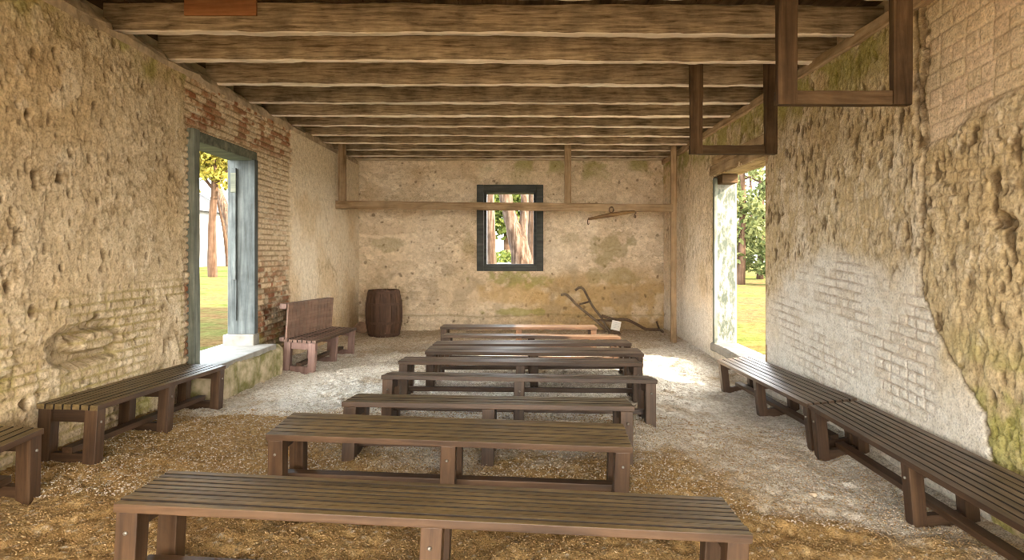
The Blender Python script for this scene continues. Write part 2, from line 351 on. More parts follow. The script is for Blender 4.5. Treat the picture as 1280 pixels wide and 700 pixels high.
def right_h(u, v):
    bk, bid = bricks(u, v - .06 * (u - 6), .215, .08, seed=23); joint = 1 - bk
    # ragged plaster edge running down the wall
    edge = 4.52 + .07 * fbm(u * 0 + 3.3, v, 2.2, 4, 105) + .05 * fbm(u, v, 11, 4, 106) - .62 * sst(1.35, .45, v)
    rough = 1 - sst(-.012, .012, u - edge)                  # nearer than the edge: rough bare work
    white = blob(u, v, 5.75, .98, 1.40, .66, 107, .45, 2.2) * (1 - rough)
    skin = np.clip(white + (1 - rough) * (1 - sst(.45, .9, v + .2 * fbm(u, v, 2, 3, 117))), 0, 1)
    far = sst(9.5, 9.7, u)
    g1 = gouges(u, v, 8, .45, 108, .42, .40); g2 = gouges(u, v, 15, .42, 109, .50, .42); g3 = gouges(u, v, 26, .45, 119, .5, .45)
    f1, e1 = flakes(u, v, 3.2, 131, .0, .7, .045); f2, e2 = flakes(u, v, 8.5, 132, .02, .55, .06); f3, e3 = flakes(u, v, 21, 133, .03, .6, .09)
    dense = sst(.75, 1.6, v + .35 * fbm(u, v, 1.5, 3, 110)) * (1 - white) * (1 - .55 * far)
    dn = np.maximum(dense, rough * .8)
    ck = cracks(u, v, 1.8, 135, .5, .035) * (1 - white)
    h = .018 * fbm(u, v, 1.2, 4, 101) + .004 * fbm(u, v, 7, 4, 102) * (1 - .6 * skin) + .003 * fbm(u, v, 28, 3, 103) * (1 - .7 * skin)
    h += dn * (.007 * f1 + .006 * f2 + .004 * f3 - .013 * g1 - .008 * g2 - .005 * g3) - .010 * ck
    h -= rough * (.010 + .010 * joint * sst(-.1, .4, fbm(u, v, 1.3, 3, 111)))
    h -= white * .015 * joint * sst(-.5, .1, fbm(u, v, 2.5, 3, 118))
    upper = rough * sst(2.30, 2.40, v - .20 * (4.5 - u) + .10 * fbm(u, v, 4, 4, 112))
    bb, bi2 = bricks(u, v + .08 * (u - 4), .25, .12, .011, seed=29)
    h = h * (1 - upper) + upper * (-.018 - .009 * (1 - bb) + .006 * fbm(u, v, 9, 4, 113) + .012 * fbm(u, v, 1.5, 3, 120))
    crack = np.exp(-((u - edge) / .014) ** 2); h -= .018 * crack * sst(.25, .4, v)
    pv = np.exp(-((u - 4.60 - .02 * fbm(u * 0, v, 3, 3, 134)) / .028) ** 2) * sst(2.35, 2.5, v); h -= .03 * pv
    hole = blob(u, v, 3.78, 1.78, .07, .06, 115, .3, 8) + blob(u, v, 3.70, 1.76, .04, .04, 116, .3, 8); h -= .05 * np.clip(hole, 0, 1)
    c = mixc(base_col(u, (.66, .56, .39)), (.75, .66, .52), sst(-.2, .5, fbm(u, v, .9, 4, 121)))
    c = mixc(c, PINK, far * .8)
    c = mixc(c, (.58, .43, .22), np.clip(sst(.0, .6, fbm(u, v, 1.6, 4, 122)) * .5, 0, 1) * (1 - skin))
    c = mixc(c, (.54, .42, .23), rough * .5)
    c = mixc(c, WHITE, skin * .85)
    c = mixc(c, (.50, .38, .20), dn * ((1 - f2) * .45 + (1 - f3) * .30))
    c = mixc(c, (.80, .71, .55), dn * f2 * f3 * sst(.0, .4, fbm(u, v, 6, 3, 128)) * .55)
    c = mixc(c, (.22, .155, .08), dn * np.clip(.40 * e1 * sst(-.1, .3, fbm(u, v, 3, 3, 129)) + .55 * e2 * sst(-.2, .3, fbm(u, v, 2.4, 3, 130)) + .25 * e3, 0, .65))
    c = mixc(c, (.44, .37, .29), white * joint * .95 * sst(-.5, .1, fbm(u, v, 2.5, 3, 118)))
    c = mixc(c, (.62, .54, .42), white * (bid > .75) * .5)
    c = mixc(c, DIRT, np.clip(dn * (.85 * g1 + .75 * g2 + .55 * g3) * sst(-.55, .15, fbm(u, v, 2.0, 3, 138)) + .7 * ck, 0, .88))
    bcol = mixc(base_col(u, (.70, .58, .40)), (.72, .57, .41), bi2)
    bcol = mixc(bcol, (.44, .34, .20), (1 - bb) * .6 * sst(-.5, .1, fbm(u, v, 2.5, 3, 139))); bcol = mixc(bcol, (.45, .33, .18), sst(.1, .5, fbm(u, v, 3, 4, 136)) * .4)
    c = mixc(c, bcol, upper)
    c = mixc(c, DIRT, np.clip(crack * .85 * sst(.25, .4, v) + pv * .55 + np.clip(hole, 0, 1) * .75, 0, .9))
    moss = sst(2.85, 3.25, v + .16 * fbm(u, v, 4, 4, 125)) * sst(4.7, 5.2, u) * .8 * sst(-.35, .3, fbm(u, v, 5, 4, 126) + .12)
    moss2 = rough * (1 - sst(.4, 1.2, v + .4 * fbm(u, v, 2.5, 4, 127))) * .75 * sst(-.4, .25, fbm(u, v, 6, 4, 137))
    c = mixc(c, MOSS, np.clip(moss + moss2, 0, .72))
    return h, c

def back_h(u, v):
    h = .014 * fbm(u, v, 1.3, 4, 201) + .007 * fbm(u, v, 5, 4, 202) + .004 * fbm(u, v, 16, 3, 203)
    f1, e1 = flakes(u, v, 3.0, 231, .05, 1.8, .04); f2, e2 = flakes(u, v, 8, 232, .05, 1.7, .06)
    h += .009 * f1 + .006 * f2
    pit = gouges(u, v, 5, .9, 205, .25, .20); pit2 = gouges(u, v, 13, .8, 225, .2, .25); h -= .016 * pit + .008 * pit2
    low = 1 - sst(.9, 1.35, v + .32 * fbm(u, v, 1.6, 5, 206)); h -= .010 * low
    bk, bid = bricks(u, v, seed=43); lo2 = 1 - sst(.3, .6, v + .12 * fbm(u, v, 2, 3, 207)); h -= lo2 * .012 * (1 - bk)
    c = mixc(base_col(u, PINK), (.86, .76, .62), sst(-.3, .4, fbm(u, v, 1.1, 4, 211)))
    c = mixc(c, (.58, .43, .26), sst(.05, .5, fbm(u, v, 1.9, 5, 212)) * .55)
    c = mixc(c, (.52, .40, .26), ((1 - f1) * .25 + (1 - f2) * .22)); c = mixc(c, (.34, .25, .13), np.clip(.35 * e1 + .25 * e2, 0, .5) * sst(-.3, .3, fbm(u, v, 2, 3, 226)))
    c = mixc(c, OCHRE, low * sst(-.9, .4, u + .5 * fbm(u, v, 1.5, 4, 213)) * .75 + low * .15)
    c = mixc(c, (.70, .58, .42), low * sst(.1, .4, fbm(u, v, 3, 4, 227)) * .6)
    greys = (1 - sst(1.2, 1.9, v + .4 * fbm(u, v, 1.4, 4, 228))) * sst(.0, .45, fbm(u, v, 3.2, 4, 229)); c = mixc(c, (.36, .28, .18), greys * .5)
    c = mixc(c, DIRT, pit * .6 + pit2 * .35)
    st = blob(u, v, 1.85, 1.68, .36, .30, 214, 1.0, 5) * .6 + blob(u, v, -1.12, 1.78, .16, .26, 215, .6, 5) * .45 + blob(u, v, 1.75, 1.1, .55, .14, 217, .9, 5) * .5 + blob(u, v, -2.7, 1.75, .35, .12, 233, .9, 5) * .5 + blob(u, v, .9, 1.85, .2, .12, 234, .9, 5) * .35
    c = mixc(c, (.34, .28, .13), np.clip(st, 0, .65))
    moss = sst(2.98, 3.35, v + .22 * fbm(u, v, 3.3, 4, 216)) * sst(-1.3, -.4, u + .5 * fbm(u, v, 1, 3, 218)) * .65 * sst(-.3, .25, fbm(u, v, 3, 4, 235))
    under = blob(u, v, -.28, 1.02, .70, .22, 219, .7, 5) * .62 * sst(-.5, .2, fbm(u, v, 9, 3, 236)) + blob(u, v, .0, .37, .5, .06, 220, 1.3, 6) * .6
    under2 = blob(u, v, -.25, .72, .78, .26, 221, .5, 3) * .6
    c = mixc(c, (.56, .38, .17), under2)
    c = mixc(c, MOSS, np.clip(moss + under, 0, .75))
    ed = np.exp(-((v - .30 - .05 * fbm(u, v, 2, 3, 237)) / .02) ** 2); c = mixc(c, (.25, .2, .1), ed * .5); h -= .02 * sst(.30, .34, v) * 1.0
    return h, c

def seg(*cuts, step=.01):
    out = [np.linspace(a, b, max(2, int(round((b - a) / s))), endpoint=False) for (a, b, s) in cuts]
    return np.concatenate(out + [np.array([cuts[-1][1]])])
UL = seg((Y0, 3.3, .06), (3.4, DL[0], .0105), (DL[0], DL[1], .0125), (DL[1], YB, .0135)); VL = seg((-.25, DL[2], .0125), (DL[2], DL[3], .0105), (DL[3], 3.34, .0105))
wl = sheet('wall_left', UL, VL, DL, lambda u, v, h: np.stack([XL + h, u, v], -1), left_h, WALLM); tag(wl, kind='structure')
UR = seg((Y0, 3.1, .06), (3.2, DR[0], .0105), (DR[0], DR[1], .02), (DR[1], YB, .0135)); VR = seg((-.35, DR[2], .0125), (DR[2], DR[3], .0105), (DR[3], 3.36, .0105))
wr = sheet('wall_right', UR[::-1], VR, DR, lambda u, v, h: np.stack([XR - h, u, v], -1), right_h, WALLM); tag(wr, kind='structure')
UB = seg((XL - .02, WN[0], .0125), (WN[0], WN[1], .02), (WN[1], XR + .02, .0125)); VB = seg((-.25, WN[2], .0125), (WN[2], WN[3], .0125), (WN[3], 3.43, .0125))
wb = sheet('wall_back', UB, VB, WN, lambda u, v, h: np.stack([u, YB - h, v], -1), back_h, WALLS); tag(wb, kind='structure')

# masonry behind the faces: the walls' thickness
def masonry(name, mat, boxes, parent):
    mb = MB()
    for q in boxes: mb.box(*q)
    o = mb.build(name, mat, parent); return o
CORE = plain('masonry_core', (.52, .42, .29), .95, .3, 6, 0, .7)
T = .34
masonry('masonry', CORE, [(XL - T - .15, XL - .32, Y0, YB + T, 3.30, 3.725), (XL - T, XL - .11, Y0, DL[0] - .02, -.4, 3.44), (XL - T, XL - .11, DL[1] + .02, YB + T, -.4, 3.44), (XL - T, XL - .11, DL[0] - .02, DL[1] + .02, DL[3] + .02, 3.44), (XL - T, XL - .11, DL[0] - .02, DL[1] + .02, -.4, DL[2] - .09)], wl)
masonry('masonry', CORE, [(XR + .20, XR + T + .15, Y0, YB + T, 3.30, 3.725), (XR + .11, XR + T, Y0, DR[0] - .02, -.4, 3.44), (XR + .11, XR + T, DR[1] + .02, YB + T, -.4, 3.44), (XR + .11, XR + T, DR[0] - .02, DR[1] + .02, DR[3] + .02, 3.44), (XR + .11, XR + T, DR[0] - .02, DR[1] + .02, -.4, DR[2] - .09)], wr)
masonry('masonry', CORE, [(XL - T, XR + T, YB + .05, YB + T, 3.40, 3.725), (XL - T, WN[0] - .02, YB + .07, YB + T, -.4, 3.44), (WN[1] + .02, XR + T, YB + .07, YB + T, -.4, 3.44), (WN[0] - .02, WN[1] + .02, YB + .07, YB + T, WN[3] + .02, 3.44), (WN[0] - .02, WN[1] + .02, YB + .07, YB + T, -.4, WN[2] - .02)], wb)

jy = [-.9, -.1, .68, 1.46, 2.24, 3.02, 3.80, 4.58] + [1472 / (314 - y) for y in (40, 75.6, 105, 127, 143.2, 157, 169, 179, 187, 194)]
jall = jy + [12.80]
mb = MB()
FD = (-2.9, 2.4, 2.9)  # unseen opening behind the camera, shaped for the daylight it lets in
mb.box(XL - T, FD[0], Y0 - .34, Y0, -.4, 3.75); mb.box(FD[1], XR + T, Y0 - .34, Y0, -.4, 3.75); mb.box(FD[0], FD[1], Y0 - .34, Y0, FD[2], 3.75)
o = mb.build('wall_front', CORE); tag(o, kind='structure')
# stepped mortar bed on the left wall head, between the joist ends
mb = MB()
mb.beam((XL - .17, Y0, 3.36), (XL - .17, YB, 3.36), .32, .16, 160, .012, .03, 5)
for a_, b_ in zip(jall[:-1], jall[1:]):
    mb.beam((XL - .20, a_ + .10, 3.47), (XL - .20, b_ - .02, 3.45), .24, .17 + random.uniform(-.03, .03), 12, .012, .05, int(a_ * 10))
o = mb.build('trim_1', STONE); tag(o, kind='structure')
mb = MB(); mb.beam((XR + .06, Y0, 3.395), (XR + .06, YB, 3.395), .20, .105, 120, .005, .012, 6)
o = mb.build('trim_2', PLATE); tag(o, kind='structure')
# ceiling boards above the joists
mb = MB(); x = XL - .4; k = 0
while x < XR + .4:
    mb.box(x, x + .195, Y0, YB + .3, 3.70 + random.uniform(0, .006), 3.73, .003); x += .2
mb.box(XL - .5, XR + .5, Y0, YB + .34, 3.732, 3.77)
o = mb.build('ceiling', BOARD); tag(o, kind='structure')

# ------------------------------------------------------------------ ceiling joists
ordn = ['', 'first', 'second', 'third', 'fourth', 'fifth', 'sixth', 'seventh', 'eighth', 'ninth', 'tenth', 'eleventh', 'twelfth', 'thirteenth', 'fourteenth', 'fifteenth', 'sixteenth', 'seventeenth', 'eighteenth', 'nineteenth', 'twentieth']
for i, y in enumerate(jall):
    n = len(jall) - i
    t = .085; lft = -3.55 + random.uniform(-.05, .05)
    mb = MB(); z0 = ZC + random.uniform(-.008, .008)
    if n == 1: mb.beam((XL - .1, y + .04, z0 + .10), (XR + .1, y + .04, z0 + .10), .075, .19, 90, .004, .008, 100 + i)
    else: mb.beam((lft, y + t / 2, z0 + .125 + .012 * math.sin(i)), (XR + .3, y + t / 2, z0 + .125 - .02), t, .25, 120, .0045, .010, 100 + i)
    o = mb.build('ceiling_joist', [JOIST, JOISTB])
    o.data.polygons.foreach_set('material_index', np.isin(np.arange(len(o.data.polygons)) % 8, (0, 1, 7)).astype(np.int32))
    tag(o, f'rough weathered timber ceiling joist, {ordn[n]} counted from the back wall' if n > 1 else 'dark timber ceiling joist laid tight along the head of the back wall', 'beam', 'ceiling joists')
    if n == 11:
        mb = MB(); a = P(232, 18, y); c2 = P(322, 14, y)
        mb.box(a.x, c2.x, y - .03, y - .004, 3.572, 3.70, .004)
        p = mb.build('patch_board', REDB, o); p['label'] = 'short reddish-brown board nailed to the joist face'

# ------------------------------------------------------------------ hanging frames
def hang(name, label, Yf, x0, x1, zb, rail, post, top):
    r = empty(name, (0, Yf, zb)); tag(r, label, 'wooden rack', 'hanging timber racks')
    w = x1 - x0
    MB().beam((x0, 0, rail / 2), (x1, 0, rail / 2), .06, rail, 16, .002, .005, 51).build('bottom_rail', FRAMEX, r)
    for k, x in enumerate((x0 + post / 2, x1 - post / 2)):
        MB().beam((x, -.015, .0), (x, -.015, top - zb), .06, post, 14, .002, .005, 60 + k, up=Vector((1, 0, 0))).build('post', FRAMEZ, r)
a = P(970, 132, 4.03); c2 = P(1136, 132, 4.03)
hang('hanging_rack', 'large dark timber U-frame hanging from the joists by the right wall, nearest to the viewer', 4.03, a.x, c2.x, a.z, .090, .120, 3.66)
a = P(862, 193, 6.40); c2 = P(970, 193, 6.40)
hang('hanging_rack', 'smaller timber U-frame hanging from the joists above the right doorway', 6.40, a.x, c2.x, a.z, .090, .122, 3.62)
# the long rail across the back of the room
YF = 11.30
r = empty('hanging_rail', (0, YF, 2.4)); tag(r, 'long pale timber rail hung across the room in front of the back window', 'wooden rail')
a = P(420, 255, YF); c2 = P(841, 260, YF)
MB().beam((a.x, 0, .02), (c2.x, 0, -.04), .06, .135, 60, .004, .006, 71).build('rail', RAILX, r)
for k, (px, zb, zt, w) in enumerate(((427, -.03, 1.1, .135), (710, 0.0, 1.1, .12))):
    x = P(px, 200, YF).x
    MB().beam((x, .04, zb), (x, .04, zt), .06, w, 14, .003, .006, 75 + k, up=Vector((1, 0, 0))).build('post', RAILZ, r)
x = P(842.5, 200, YF).x
MB().beam((x, .04, -2.42), (x, .04, 1.1), .07, .095, 30, .003, .006, 79, up=Vector((1, 0, 0))).build('floor_post', RAILZ, r)
# ------------------------------------------------------------------ doorways and window
# left doorway: green-grey frame, blue-grey boarded far jamb, stone sill
d1 = empty('door_1', (XL, DL[0], DL[2])); tag(d1, kind='structure')
def at(o, mb, name, mat):
    p = mb.build(name, mat, o); p.matrix_parent_inverse = Matrix.Translation(-Vector(o.location)); return p
y0, y1, z0, z1 = DL
at(d1, MB().beam((XL + .0, y0 + .05, z0 - .05), (XL + .0, y0 + .05, z1), .11, .12, 20, .002, .006, 81, up=Vector((0, 1, 0))), 'near_jamb', BLUEDZ)
at(d1, MB().beam((XL - .13, y0 - .02, z1 - .055), (XL - .13, y1 + .03, z1 - .055), .30, .11, 20, .002, .006, 82), 'lintel', BLUED)
mb = MB()
mb.box(XL - .30, XL + .035, y1 - .07, y1 + .03, z0 + .13, z1 - .10, .006)
at(d1, mb, 'far_jamb', BLUE)
mb = MB(); mb.box(XL - .24, XL - .185, y1 - .105, y1 - .07, 1.25, 2.62, .006); mb.box(XL - .20, XL - .185, y1 - .085, y1 - .07, z0 + .3, 1.25, .004)
at(d1, mb, 'door_stop', BLUE)
mb = MB(); mb.box(XL - .245, XL - .18, y1 - .115, y1 - .100, 2.32, 2.56, .004); at(d1, mb, 'hinge_plate', BLUED)
mb = MB(); mb.box(XL - .33, XL + .05, y1 - .14, y1 + .03, z0 - .02, z0 + .13, .015); at(d1, mb, 'jamb_block', SILL)
mb = MB(); mb.box(XL - .40, XL + .27, y0 - .02, y1 + .02, z0 - .07, z0, .015)
at(d1, mb, 'sill', SILL)
MOSSY = plain('mossy_plinth_stone', (.36, .33, .17), .95, .45, 5, 0, .9)
e = [n for n in MOSSY.node_tree.nodes if n.type == 'VALTORGB'][0].color_ramp; e.elements[0].color = (.17, .165, .055, 1); e.elements[1].color = (.52, .44, .31, 1); e.elements[0].position = .38; e.elements[1].position = .62
mb = MB(); mb.beam((XL + .10, 6.34, .15), (XL + .10, 8.12, .13), .36, .58, 50, .012, .04, 95, up=Vector((0, 0, 1)))
at(d1, mb, 'plinth', MOSSY)
# right doorway
d2 = empty('door_2', (XR, DR[0], DR[2])); tag(d2, kind='structure')
y0, y1, z0, z1 = DR
at(d2, MB().beam((XR + .15, y0 - .35, z1 + .07), (XR + .15, y1 + .12, z1 + .10), .36, .15, 26, .004, .008, 91), 'lintel', PLATE)
at(d2, MB().beam((XR + .06, y0 - .25, z1 + .21), (XR + .06, y1 + .02, z1 + .23), .18, .11, 26, .004, .008, 92), 'upper_lintel', PLATE)
mb = MB(); mb.box(XR + .02, XR + .30, y1 - .05, y1 + .03, z0, z1 - .02, .008); at(d2, mb, 'far_jamb', PEEL)
mb = MB(); mb.box(XR - .02, XR + .03, y1 - .06, y1 + .02, z0, z1 - .02, .006); at(d2, mb, 'jamb_edge', BLUEDZ)
mb = MB(); mb.box(XR - .005, XR + .30, y0 - .03, y0 + .03, z0, z1, .008); at(d2, mb, 'near_jamb', PLATE)
mb = MB(); mb.box(XR + .03, XR + .26, y1 - .28, y1 - .05, z1 - .12, z1 + .01, .01); at(d2, mb, 'head_block', FRAMEX)
mb = MB(); mb.beam((XR + .14, y0 - .02, z0 - .045), (XR + .14, y1 + .02, z0 - .045), .40, .11, 40, .006, .02, 93); at(d2, mb, 'sill', SILL)
# window
w1 = empty('window_1', (0, YB, 2)); tag(w1, kind='structure')
x0, x1, z0, z1 = WN; x0 -= .02; x1 += .02; z0 -= .02; z1 += .02; fw = .135
mb = MB()
for q in ((x0, x0 + fw, z0, z1), (x1 - fw, x1, z0, z1), (x0 + fw, x1 - fw, z1 - fw, z1), (x0 + fw, x1 - fw, z0, z0 + fw * .8)):
    mb.box(q[0], q[1], YB - .045, YB + .10, q[2], q[3], .008)
at(w1, mb, 'frame', WIN)
mb = MB(); g = .06
for q in ((x0 + fw, x0 + fw + g, z0 + fw * .8, z1 - fw), (x1 - fw - g, x1 - fw, z0 + fw * .8, z1 - fw), (x0 + fw + g, x1 - fw - g, z1 - fw - .03, z1 - fw), (x0 + fw + g, x1 - fw - g, z0 + fw * .8, z0 + fw * .8 + .03)):
    mb.box(q[0], q[1], YB + .03, YB + .30, q[2], q[3], .006)
at(w1, mb, 'inner_frame', WIN)

# ------------------------------------------------------------------ benches
FLOORPTS = []
def bench(name, label, FL, FR, BK, h, sm, lx=None, ly=None, lz=None, nsl=7, group='slatted benches in the middle row', hs=None, back=0.0, nfr=3, legw=.088, ext=(0, 0)):
    """FL, FR: front seat-top corners; BK: point on the back edge line behind FL; h: seat height above the ground"""
    lx = lx or LEGX; ly = ly or LEGY; lz = lz or LEGZ
    FL, FR, BK = Vector(FL), Vector(FR), Vector(BK)
    ex = (FR - FL); L = ex.length; ex.normalize()
    d = BK - FL; d = d - ex * d.dot(ex); D = d.length; ey = d.normalized(); ez = ex.cross(ey)
    O = (FL + FR) / 2 + ey * (D / 2) - ez * h
    M = Matrix((ex, ey, ez)).transposed().to_4x4(); M.translation = O
    r = empty(name, mat=M); tag(r, label, 'bench', group)
    th = .036; ht = h - th; ext_ = .05
    rr = random.Random(hash(label) % 1000 if False else len(label) * 7 + int(L * 1000))
    mb = MB(); pit = D / nsl
    for k in range(nsl):
        mb.t = rr.uniform(.72, 1.2)
        dz = rr.uniform(-.002, .002)
        w0 = -D / 2 + k * pit + (.0 if k == 0 else .005); w1_ = -D / 2 + (k + 1) * pit - (.0 if k == nsl - 1 else .005)
        mb.box(-L / 2 + rr.uniform(0, .004), L / 2 - rr.uniform(0, .004), w0, w1_, ht + dz, h + dz, .003)
    so = mb.build('seat', [sm, lx, GAPSHADE], r, tone=True)
    for p_ in so.data.polygons:
        if abs(p_.normal.y) > .7: p_.material_index = 1 if abs(p_.center.y) > D / 2 - .004 else 2
    xs = np.linspace(-L / 2 + .012 + legw / 2, L / 2 - .012 - legw / 2, nfr)
    yi = D / 2 - .006
    for x in xs:
        for s in (-1, 1):
            y = s * (yi - legw / 2)
            lg = MB().box(x - legw / 2, x + legw / 2, y - legw / 2, y + legw / 2, -.06, ht, .005).build('leg', lz, r)
            bmx = MB(); bmx.tube([(x + .01 * rr.uniform(-1, 1), s * (yi - .002), ht - .085), (x, s * (yi + .006), ht - .085)], .0085, 10)
            bmx.build('bolt', BOLT, lg)
            wp = M @ Vector((x, y, 0)); FLOORPTS.append((wp.x, wp.y, wp.z))
        MB().box(x - .026, x + .026, -yi + legw, yi - legw, ht - .088, ht - .002, .004).build('top_rail', ly, r)
        MB().box(x - .026, x + .026, -yi + legw, yi - legw, -.02, .075, .004).build('bottom_rail', ly, r)
    MB().box(xs[0] - .03, xs[-1] + .03, -.035, .035, .075, .118, .004).build('stretcher', lx, r)
    return r, M, L, D

def pt(px, py, Y): return P(px, py, Y)
rows = [
 # FL, FR, back-left (y pixel, Y), seat height, slats, material
 ((140.5, 629, 2.59), (942, 668.6, 2.57), (209, 587.6, 2.995), .43, 9, SEAT, 'foremost of the middle row, broad olive-brown top'),
 ((331.5, 543, 3.74), (791.5, 559.2, 3.69), (364.5, 515, 4.165), .42, 7, SEAT, 'second of the middle row counted from the viewer'),
 ((427, 502.5, 4.5), (794, 508.3, 4.5), (446.5, 492, 4.93), .415, 7, SEAT, 'third of the middle row counted from the viewer'),
 ((476.3, 468.8, 5.5), (822, 474.5, 5.5), (488.5, 464, 5.93), .395, 7, SEATG, 'fourth of the middle row counted from the viewer'),
 ((497, 451.3, 6.4), (804.2, 454.3, 6.4), (503.6, 445.7, 6.83), .40, 7, SEATG, 'fifth of the middle row, halfway along'),
 ((531, 439.3, 7.1), (805.5, 442.4, 7.1), (538, 432, 7.53), .41, 7, SEATG, 'fourth of the middle row counted from the back wall'),
 ((540, 430.6, 7.75), (790, 429.2, 7.75), (546, 425.8, 8.2), .41, 7, SEATG, 'third of the middle row counted from the back wall'),
 ((552, 419, 8.6), (776.6, 421.3, 8.6), (556, 416.3, 9.05), .41, 7, SEATG, 'second of the middle row counted from the back wall'),
 ((550, 408.6, 9.7), (747, 409.2, 9.7), (553, 405.4, 10.15), .41, 7, SEATG, 'last of the middle row, closest to the back wall'),
]
for fl, fr, bk, h, ns, mat, lab in rows:
    FLp = P(*fl); B = P(*bk); B.x = FLp.x
    bench('slatted_bench', 'slatted wooden bench, ' + lab, FLp, P(*fr), B, h, mat, nsl=ns)
# wall benches
bench('slatted_bench', 'brown slatted bench against the plaster wall below the left doorway sill', (-2.885, 4.33, .555), (-2.885, 6.20, .497), (-3.30, 4.33, .570), .41, SEAT, group='slatted benches along the walls')
bench('slatted_bench', 'brown slatted bench cut off by the left edge, only its far end seen', (-2.885, 1.75, .440), (-2.885, 3.85, .539), (-3.30, 1.75, .462), .41, SEAT, group='slatted benches along the walls')
bench('slatted_bench', 'greyish slatted bench along the right wall, its far end under the doorway sill', (2.36, 7.83, .272), (2.36, 5.35, .323), (2.785, 7.83, .318), .405, SEATG, group='slatted benches along the walls')
bench('slatted_bench', 'long slatted bench along the right wall, cut off by the right edge', (2.345, 5.27, .334), (2.325, 2.62, .312), (2.765, 5.27, .372), .43, SEATG, group='slatted benches along the walls', nsl=8)
# bench with a back
r, M, L, D = bench('backed_bench', 'mauve-brown painted bench with a boarded backrest beside the brick wall', (-2.665, 8.20, .449), (-2.640, 10.09, .392), (-3.085, 8.20, .474), .415, PAINTX, PAINTX if False else LEGX, PAINTZ, PAINTZ, group='slatted benches along the walls')
for ch in r.children:
    if ch.name.startswith('stretcher'): ch.data.materials[0] = LEGX
mb = MB(); nb = 13; h = .415; wv = (L - .03) / nb
for k in range(nb):
    x = -L / 2 + .015 + k * wv; mb.t = random.uniform(.85, 1.1)
    mb.box(x + .0075, x + wv - .0075, D / 2 - .034, D / 2 - .008, h - .02, h + .455, .004)
mb.build('backrest', PAINTX, r, tone=True)
MB().box(-L / 2 - .01, L / 2, D / 2 - .008, D / 2 + .075, h + .385, h + .452, .005).build('back_rail', PAINTZ, r)
MB().box(-L / 2 - .005, L / 2, D / 2 - .008, D / 2 + .05, h - .03, h + .02, .005).build('back_rail', PAINTZ, r)

# ------------------------------------------------------------------ barrel, stone, plough, swingletree, card
r = empty('barrel', (-2.66, 12.15, .0)); tag(r, 'brown wooden barrel standing in the corner by the back wall', 'barrel')
H = .87; R0, R1 = .285, .345; mb = MB(); ns = 20
for k in range(ns):
    mb.t = random.uniform(.75, 1.15); a0 = 2 * math.pi * k / ns + .012; a1 = 2 * math.pi * (k + 1) / ns - .012
    vs = []; m_ = 12
    for i in range(m_ + 1):
        z = H * i / m_; q = (2 * i / m_ - 1); rad = R1 - (R1 - R0) * q * q
        for a_, rr_ in ((a0, rad), ((a0 + a1) / 2, rad * 1.004), (a1, rad), (a1, rad - .022), (a0, rad - .022)):
            vs.append((rr_ * math.cos(a_), rr_ * math.sin(a_), z))
    fs = [[i * 5 + j, i * 5 + (j + 1) % 5, (i + 1) * 5 + (j + 1) % 5, (i + 1) * 5 + j] for i in range(m_) for j in range(5)] + [[0, 1, 2, 3, 4], [m_ * 5 + j for j in range(5)]]
    mb._add(vs, fs)
mb.build('staves', BARREL, r, tone=True)
def brad(z): q = 2 * z / H - 1; return R1 - (R1 - R0) * q * q
for zc in (.045, .26, .61, .825):
    MB().lathe([(brad(zc - .02) + .001, zc - .02), (brad(zc - .02) + .006, zc - .02), (brad(zc + .02) + .006, zc + .02), (brad(zc + .02) + .001, zc + .02)]).build('hoop', HOOP, r)
MB().lathe([(0.001, H - .035), (R0 - .015, H - .035), (R0 - .015, H - .055), (.001, H - .055)]).build('lid', BARREL, r)

def rock(name, loc, s, seed, mat, label=None, cat='stone', group=None):
    bm = bmesh.new(); bmesh.ops.create_icosphere(bm, subdivisions=3, radius=1.0); rr = random.Random(seed)
    ph = [Vector((rr.uniform(-1, 1), rr.uniform(-1, 1), rr.uniform(-1, 1))).normalized() for _ in range(9)]; off = [rr.uniform(.55, .85) for _ in range(9)]
    for v in bm.verts:
        for n_, o_ in zip(ph, off):
            e = v.co.dot(n_) - o_
            if e > 0: v.co -= n_ * e * .8
        v.co *= 1 + rr.uniform(-.025, .025)
        v.co = Vector((v.co.x * s[0], v.co.y * s[1], v.co.z * s[2] + s[2] * .35))
    me = bpy.data.meshes.new(name); bm.to_mesh(me); bm.free()
    o = link(name, me, mat); o.location = loc
    if label: tag(o, label, cat, group)
    return o
STONE2 = plain('reddish_stone', (.36, .24, .17), .95, .35, 9, 0, .8)

# plough: two curved handles, beam, share
r = empty('plough', (1.5, 12.35, .0)); tag(r, 'old walking plough with two curved handles leaning by the back wall', 'plough')
def Q(px, py, Y=12.45): p = P(px, py, Y); return p - Vector((1.5, 12.35, 0))
PLW = wood('plough_handle_wood', (.085, .055, .032), (.16, .11, .068), (.24, .18, .12), 'X', .7, 18, .4, .3)
h1 = [Q(719, 363, 12.55), Q(724, 359.5, 12.55), Q(729, 361, 12.53), Q(733, 368, 12.5), Q(741, 383, 12.45), Q(751, 396, 12.4), Q(758, 408, 12.3), Q(763, 414.5, 12.25)]
h2 = [Q(701, 368.5, 12.25), Q(707, 368, 12.25), Q(712, 371.5, 12.25), Q(721, 381, 12.28), Q(733, 391, 12.3), Q(744, 400, 12.3), Q(752, 407, 12.27), Q(759, 414, 12.25)]
def smooth(pts, k=4):
    out = []; n = len(pts)
    for i in range(n - 1):
        p0, p1, p2, p3 = pts[max(i - 1, 0)], pts[i], pts[i + 1], pts[min(i + 2, n - 1)]
        for j in range(k):
            t = j / k; out.append(.5 * ((2 * p1) + (p2 - p0) * t + (2 * p0 - 5 * p1 + 4 * p2 - p3) * t * t + (3 * p1 - p0 - 3 * p2 + p3) * t ** 3))
    return out + [pts[-1]]
for hh in (h1, h2): MB().tube(smooth(hh), .024, 8).build('handle', PLW, r)
